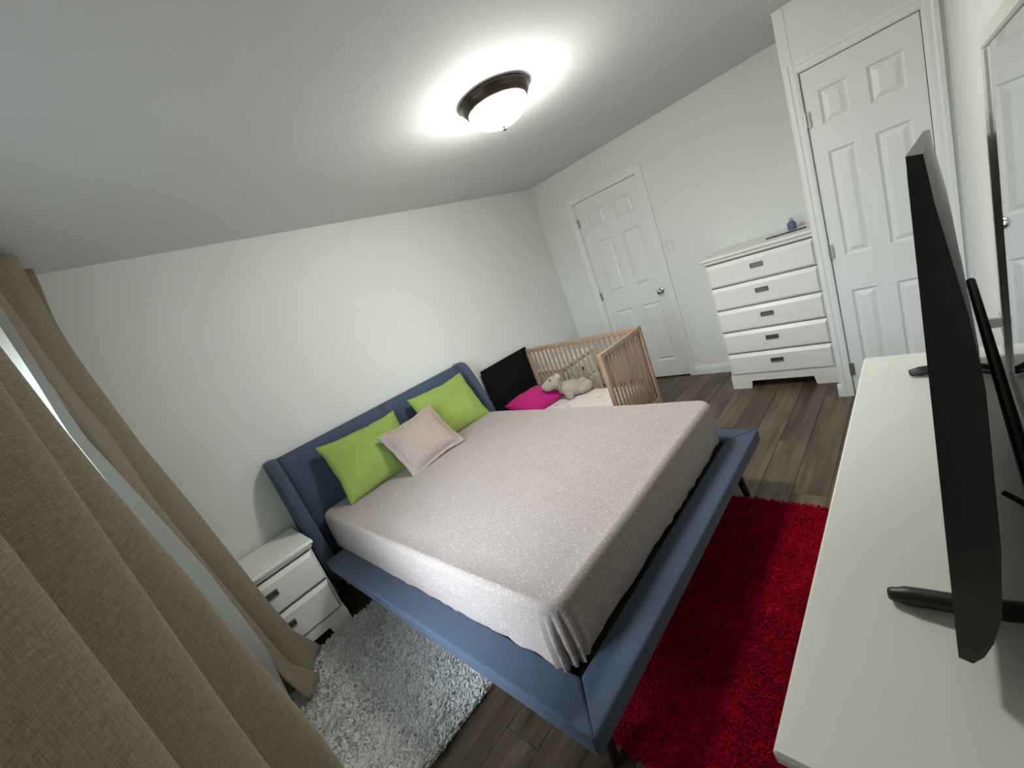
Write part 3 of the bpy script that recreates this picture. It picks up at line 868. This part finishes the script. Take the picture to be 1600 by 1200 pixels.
# head towards the pillow (-x,+y), legs towards +x,-y
hd = Vector((3.297, -0.522, 0.562)); noz = Vector((3.235, -0.462, 0.552))
parts = [
    ((3.392, -0.648, 0.455), (0.076, 0.078, 0.098), (0.70, -0.70, -0.18)),    # torso
    ((3.350, -0.600, 0.480), (0.064, 0.064, 0.068), (0.70, -0.70, -0.2)),    # chest / neck
    ((3.305, -0.528, 0.560), (0.066, 0.064, 0.070), (-0.7, 0.65, -0.1)),     # head
    ((3.270, -0.494, 0.548), (0.056, 0.053, 0.058), (-0.7, 0.68, -0.15)),    # muzzle
    ((3.254, -0.474, 0.545), (0.049, 0.048, 0.045), None),
    ((3.455, -0.690, 0.448), (0.050, 0.052, 0.070), (0.75, -0.55, 0.35)),     # far thigh
    ((3.500, -0.708, 0.472), (0.038, 0.050, 0.042), (0.4, -0.3, 0.85)),      # far foot
    ((3.438, -0.735, 0.428), (0.052, 0.050, 0.070), (0.8, -0.60, 0.1)),      # near thigh
    ((3.482, -0.768, 0.432), (0.045, 0.038, 0.055), (0.3, -0.3, 0.9)),      # near foot
    ((3.312, -0.632, 0.462), (0.032, 0.032, 0.062), (0.1, -0.3, -1.0)),     # near arm
    ((3.312, -0.655, 0.410), (0.034, 0.033, 0.046), (0.25, -0.45, -0.8)),
    ((3.412, -0.590, 0.500), (0.028, 0.028, 0.066), (0.8, -0.6, -0.1)),       # far arm
    ((3.458, -0.628, 0.492), (0.028, 0.028, 0.046), (0.8, -0.6, -0.1)),
]
blob_mesh('body', parts, M_BEAR, 0.007, bear, BL)
for nm, c in (('ear', (3.362, -0.535, 0.598)), ('ear', (3.318, -0.590, 0.606))):
    e = blob_mesh(nm, [(c, (0.031, 0.022, 0.029), None)], M_BEARPALE, 0.006, bear, BL)
for c in ((3.255, -0.538, 0.600), (3.318, -0.482, 0.600)):
    bm = bmesh.new(); bmesh.ops.create_icosphere(bm, subdivisions=2, radius=0.009, matrix=Matrix.Translation(Vector(c) - Vector(BL))); obj('eye', bm, M_EYE, bear, True)
bm = bmesh.new(); bmesh.ops.create_icosphere(bm, subdivisions=2, radius=1, matrix=Matrix.Translation(Vector((3.219, -0.440, 0.558)) - Vector(BL)) @ Matrix.Diagonal((0.010, 0.010, 0.007, 1))); obj('nose', bm, M_BEARPALE, bear, True)
# ribbon round the neck with a small bow
ax = Vector((0.66, -0.70, -0.28)).normalized(); u_ = ax.cross(Vector((0, 0, 1))).normalized(); v_ = ax.cross(u_)
nc = Vector((3.330, -0.567, 0.515)) - Vector(BL)
bm = bmesh.new(); prev = None; first = None
for i in range(29):
    a = 2 * pi * i / 28
    c = nc + (u_ * cos(a) * 0.075 + v_ * sin(a) * 0.075)
    pr = [bm.verts.new(c - ax * 0.010), bm.verts.new(c + ax * 0.010)]
    if prev: bm.faces.new([prev[0], pr[0], pr[1], prev[1]])
    prev = pr
bmesh.ops.solidify(bm, geom=list(bm.faces), thickness=0.003)
obj('ribbon', bm, M_RIB, bear, True)
bm = bmesh.new()
top = nc + Vector((0.015, 0.015, 0.070))
for sgn in (-1, 1):
    bmesh.ops.create_icosphere(bm, subdivisions=2, radius=1, matrix=Matrix.Translation(top + u_ * 0.022 * sgn) @ Matrix.Diagonal((0.021, 0.014, 0.009, 1)))
obj('bow', bm, M_RIB, bear, True)

# ------------------------------------------------------------------ rugs with pile
def rug(name, label, x0, x1, y0, y1, z, mat, count, hgt_, wid, lean, seed, rot=0.0, clump=1.0):
    rnd = random.Random(seed)
    t = thing(name, label, 'rug', ((x0 + x1) / 2, (y0 + y1) / 2, 0), rot)
    w, d = x1 - x0, y1 - y0
    bm = bmesh.new(); box(bm, (-w / 2, -d / 2, 0.001), (w / 2, d / 2, z), 0.004); obj('backing', bm, mat, t)
    verts = []; faces = []
    for _ in range(count):
        x = rnd.uniform(-w / 2, w / 2); y_ = rnd.uniform(-d / 2, d / 2)
        # irregular fringe at the border
        if min(w / 2 - abs(x), d / 2 - abs(y_)) < 0.01: x += rnd.uniform(-0.012, 0.012); y_ += rnd.uniform(-0.012, 0.012)
        a0 = noise.noise(Vector((x * 5, y_ * 5, seed))) * 2 * pi * clump + rnd.gauss(0, 1.5)
        l = lean * (0.5 + rnd.random()); h = hgt_ * (0.6 + 0.5 * rnd.random()) * (0.92 + 0.18 * noise.noise(Vector((x * 14, y_ * 14, seed + 3))))
        dx, dy = cos(a0) * l, sin(a0) * l
        sx, sy = -sin(a0) * wid / 2, cos(a0) * wid / 2
        i = len(verts)
        verts += [(x - sx, y_ - sy, z - 0.002), (x + sx, y_ + sy, z - 0.002), (x + dx * 0.45 + sx, y_ + dy * 0.45 + sy, z + h * 0.75), (x + dx * 0.45 - sx, y_ + dy * 0.45 - sy, z + h * 0.75), (x + dx, y_ + dy, z + h)]
        faces += [(i, i + 1, i + 2, i + 3), (i + 3, i + 2, i + 4)]
    p = obj_pd('pile', verts, faces, mat, t, True); p['kind'] = 'stuff'
    return t
rug('shag_rug', 'light grey shaggy rug on the floor between curtain and bed', 0.33, 1.105, -1.615, -0.47, 0.014, M_SHAG, 42000, 0.026, 0.010, 0.022, 3, clump=0.35)
rug('crimson_rug', 'deep red plush rug on the floor at the foot of the bed', 1.165, 2.60, -2.825, -2.0, 0.008, M_RED, 45000, 0.010, 0.006, 0.006, 8, radians(-2.0))

# ------------------------------------------------------------------ curtains
def cloth(name, ys, xf, z0, z1, nz, mat, parent, thick=0.0025):
    """ys: list of path parameters; xf(s, z) -> (x, y)"""
    verts = []; faces = []; n = len(ys)
    for j in range(nz + 1):
        z = z0 + (z1 - z0) * j / nz
        for s in ys:
            x, y_, dz = xf(s, z); verts.append((x, y_, z + dz))
    for j in range(nz):
        for i in range(n - 1):
            a = j * n + i; faces.append((a, a + 1, a + n + 1, a + n))
    o = obj_pd(name, verts, faces, mat, parent, True)
    sd = o.modifiers.new('thick', 'SOLIDIFY'); sd.thickness = thick; sd.offset = 0
    return o

# near panel: crests where the photograph shows the fold edges
def near_fn(s, z):
    # s runs along the window, from the leading edge (s=0) towards the camera; crests at the visible fold edges
    y_ = -2.0 - s
    period = 0.27
    ph = (s - 0.07) / period
    tt = 2 * (ph - math.floor(ph + 0.5))
    k = max(0.0, 1 - abs(tt) ** 2.1) ** 0.55            # round crests, narrow valleys
    c1 = interp([(0.0, 0.555), (0.4, 0.545), (0.8, 0.535), (1.14, 0.510), (1.27, 0.503), (1.4, 0.492), (1.5, 0.484), (1.62, 0.477), (1.7, 0.474), (1.8, 0.470), (2.4, 0.46)], z)
    c2 = 0.472 + 0.014 * sstep(1.2, 0.4, z)
    c3 = 0.445
    crest = c1 + (c2 - c1) * sstep(0.10, 0.30, s) + (c3 - c2) * sstep(0.42, 0.66, s)
    base = 0.295
    xo = base + (crest - base) * k + 0.004 * sin(z * 2.3 + s * 7) * k
    yo = y_ + 0.020 * sin(2 * pi * ph) + 0.008 * sin(z * 1.7 + s * 3)
    return xo, yo, 0
cur1 = thing('curtain', 'taupe linen curtain panel in the left foreground hanging in deep folds', 'curtain', (0, 0, 0), 0, 'taupe window curtains')
cloth('fabric', [i * 0.84 / 140 for i in range(141)], near_fn, 0.012, 2.36, 60, M_CURTAIN, cur1)

# far panel by the nightstand: flares out and puddles at the hem
def far_fn(s, z):
    # s: 0 at the wall end to 1 at the leading edge; rear narrow fold, main fold, front fold
    y_ = -0.22 - 0.54 * s
    lowf = sstep(1.5, 0.0, z)
    main = interp([(0.0, 0.73), (0.12, 0.70), (0.25, 0.668), (0.45, 0.645), (1.05, 0.597), (1.5, 0.552), (1.9, 0.532), (2.1, 0.526), (2.40, 0.54)], z)
    front = interp([(0.0, 0.64), (0.2, 0.575), (0.5, 0.550), (0.83, 0.522), (0.98, 0.509), (1.26, 0.489), (1.57, 0.487), (1.70, 0.473), (1.93, 0.457), (2.40, 0.44)], z)
    rear = interp([(0.0, 0.37), (0.64, 0.37), (0.9, 0.46), (1.8, 0.518), (2.02, 0.529), (2.15, 0.530), (2.37, 0.563), (2.42, 0.566)], z)
    def arch(c, w):
        t = abs(s - c) / w
        return max(0.0, 1 - t ** 2.2) ** 0.6
    base = 0.36 + 0.03 * lowf * s
    wm, wf, wr = arch(0.36, 0.27), arch(0.84, 0.21), arch(0.04, 0.07)
    x = base + (main - base) * wm + (front - base) * wf + (rear - base) * wr
    x += 0.05 * sstep(0.93, 1.0, s) * sstep(0.5, 0.0, z)
    yo = y_ - 0.12 * lowf * wm - 0.04 * sstep(0.3, 0, z) * sin(s * 14)
    x += 0.03 * sstep(0.3, 0.0, z) * sin(s * 22 + 1.0) * sstep(0.1, 0.4, s)
    if z < 0.64 and yo > -0.455: x = min(x, 0.352)      # stays clear of the nightstand
    return x, yo, 0.012 * sstep(0.2, 0, z) * (1 + sin(s * 18))
cur2 = thing('curtain', 'taupe linen curtain panel beside the white nightstand, hem spread on the grey rug', 'curtain', (0, 0, 0), 0, 'taupe window curtains')
cloth('fabric', [i / 120 for i in range(121)], far_fn, 0.035, 2.40, 70, M_CURTAIN, cur2)

def sheer_fn(s, z):
    y_ = -0.768 - 0.20 * s
    crest = interp([(0.03, 0.50), (0.42, 0.535), (0.9, 0.510), (1.36, 0.455), (1.6, 0.425), (1.84, 0.425), (2.13, 0.432), (2.4, 0.43)], z)
    w = math.exp(-((s - 0.12) / 0.30) ** 2)
    x = 0.345 + (crest - 0.345) * w
    return x, y_, 0
sh = thing('lining_curtain', 'narrow pale grey lining curtain in the gap between the taupe panels', 'curtain', (0, 0, 0))
cloth('fabric', [i / 70 for i in range(71)], sheer_fn, 0.03, 2.30, 50, M_SHEER, sh, 0.001)

def voile_fn(s, z):
    y_ = -1.03 - 0.26 * s
    crest = interp([(0.0, 0.43), (1.2, 0.428), (1.42, 0.424), (1.53, 0.418), (1.64, 0.411), (1.82, 0.418), (2.02, 0.420), (2.4, 0.42)], z)
    x = 0.335 + (crest - 0.335) * math.exp(-((s - 0.25) / 0.22) ** 2) + 0.012 * sin(s * 16)  * sstep(0.5, 0.8, s)
    return x, y_, 0
vo = thing('sheer_curtain', 'narrow white sheer lit by daylight beside the pale grey lining', 'curtain', (0, 0, 0))
cloth('fabric', [i / 60 for i in range(61)], voile_fn, 0.03, 2.30, 40, M_VOILE, vo, 0.001)

rodt = thing('curtain_rod', 'dark curtain rod carrying the taupe panels just below the ceiling', 'curtain rod', (0.40, -1.45, 2.385))
bm = bmesh.new(); tube(bm, [(0, -1.45, 0), (0, 1.30, 0)], [0.009, 0.009], 12); obj('rod', bm, M_BRONZE, rodt, True)
for yy in (-1.35, 1.2):
    bm = bmesh.new(); tube(bm, [(-0.13, yy, 0), (0, yy, 0)], 0.006, 8); obj('bracket', bm, M_BRONZE, rodt, True)

# ------------------------------------------------------------------ television
TX0, TX1 = 1.187, 2.44
tv = thing('television', 'large flat black television on two splayed feet, seen edge-on on the white dresser', 'television', ((TX0 + TX1) / 2, -3.083, 0.80), radians(-0.9))
hw = (TX1 - TX0) / 2
# local: x along, +y towards the bed; z above dresser top
bm = bmesh.new()
prof = [(0.020, 0.040), (0.006, 0.036), (-0.006, 0.055), (-0.016, 0.085), (-0.026, 0.135), (-0.031, 0.25), (-0.031, 0.47), (-0.024, 0.56), (-0.008, 0.69), (-0.004, 0.742), (0.009, 0.745)]
prism(bm, prof, 0, -hw, hw)
obj('chassis', bm, M_TVBACK, tv)
bm = bmesh.new(); prism(bm, [(0.0190, 0.050), (0.0203, 0.050), (0.0098, 0.728), (0.0085, 0.728)], 0, -hw + 0.008, hw - 0.008)
obj('screen', bm, M_SCREEN, tv)
bm = bmesh.new(); prism(bm, [(-0.025, 0.10), (-0.036, 0.12), (-0.040, 0.20), (-0.036, 0.40), (-0.025, 0.44)], 0, -0.30, 0.40)
obj('rear_housing', bm, M_TVBACK, tv)
for sx in (-1, 1):
    bm = bmesh.new()
    cx = sx * 0.505
    k = -sx * 0.035
    tube(bm, spline([(cx - k * 0.0 , 0.105, 0.0135), (cx, 0.06, 0.020), (cx + 0.0, 0.0, 0.026), (cx + k * 0.4, -0.05, 0.022), (cx + k, -0.096, 0.0135)], 5), [0.010, 0.012, 0.013] + [0.016] * 15 + [0.013, 0.012, 0.010], 12)
    tube(bm, [(cx, 0.0, 0.02), (cx, -0.002, 0.07)], [0.013, 0.011], 10)
    obj('foot', bm, M_BLACK, tv, True)
bm = bmesh.new()
tube(bm, spline([(-0.40, -0.045, 0.18), (-0.43, -0.075, 0.165), (-0.47, -0.085, 0.12), (-0.50, -0.088, 0.05), (-0.56, -0.09, 0.007), (-0.66, -0.09, 0.006)], 8), 0.0045, 8)
obj('power_cable', bm, M_BLACK, tv, True)

bm = bmesh.new()
P0, P1 = Vector((1.12, -3.172, 0.812)), Vector((2.30, -3.142, 1.10))
d = (P1 - P0).normalized()
tube(bm, [P0, P0 + d * 0.3, P1], [0.011, 0.011, 0.010], 10)
tag(obj('stick', bm, M_STICK), 'slim dark stick leaning between the television back and the wall', 'stick')

# ------------------------------------------------------------------ mirror on the front wall
mr = thing('wall_mirror', 'rectangular white framed mirror leaning on the wall behind the television', 'mirror', (1.56, -3.2005, 0.801), 0)
MWd, MHt = 0.69, 0.912
bm = bmesh.new()
fw = 0.035
for lo, hi in (((-MWd, -0.012, 0), (MWd, 0.010, fw)), ((-MWd, -0.012, MHt - fw), (MWd, 0.010, MHt)), ((-MWd, -0.012, fw), (-MWd + fw, 0.010, MHt - fw)), ((MWd - fw, -0.012, fw), (MWd, 0.010, MHt - fw))):
    box(bm, lo, hi, 0.004)
obj('mirror_frame', bm, M_DRESSER, mr)
boxo('mirror_glass', (-MWd + fw - 0.003, -0.008, fw - 0.003), (MWd - fw + 0.003, 0.003, MHt - fw + 0.003), M_MIRROR, mr)
mr.rotation_euler = (radians(0.0), 0, 0)

t = thing('wall_outlet', 'white outlet box with plug adapter on the wall behind the television', 'outlet', (2.50, YF, 0.90), pi)
boxo('plate', (-0.036, -0.006, -0.058), (0.036, 0, 0.058), M_PLATE, t, 0.003)
boxo('adapter', (-0.030, -0.045, -0.016), (0.030, -0.0055, 0.020), M_PLATE, t, 0.004)
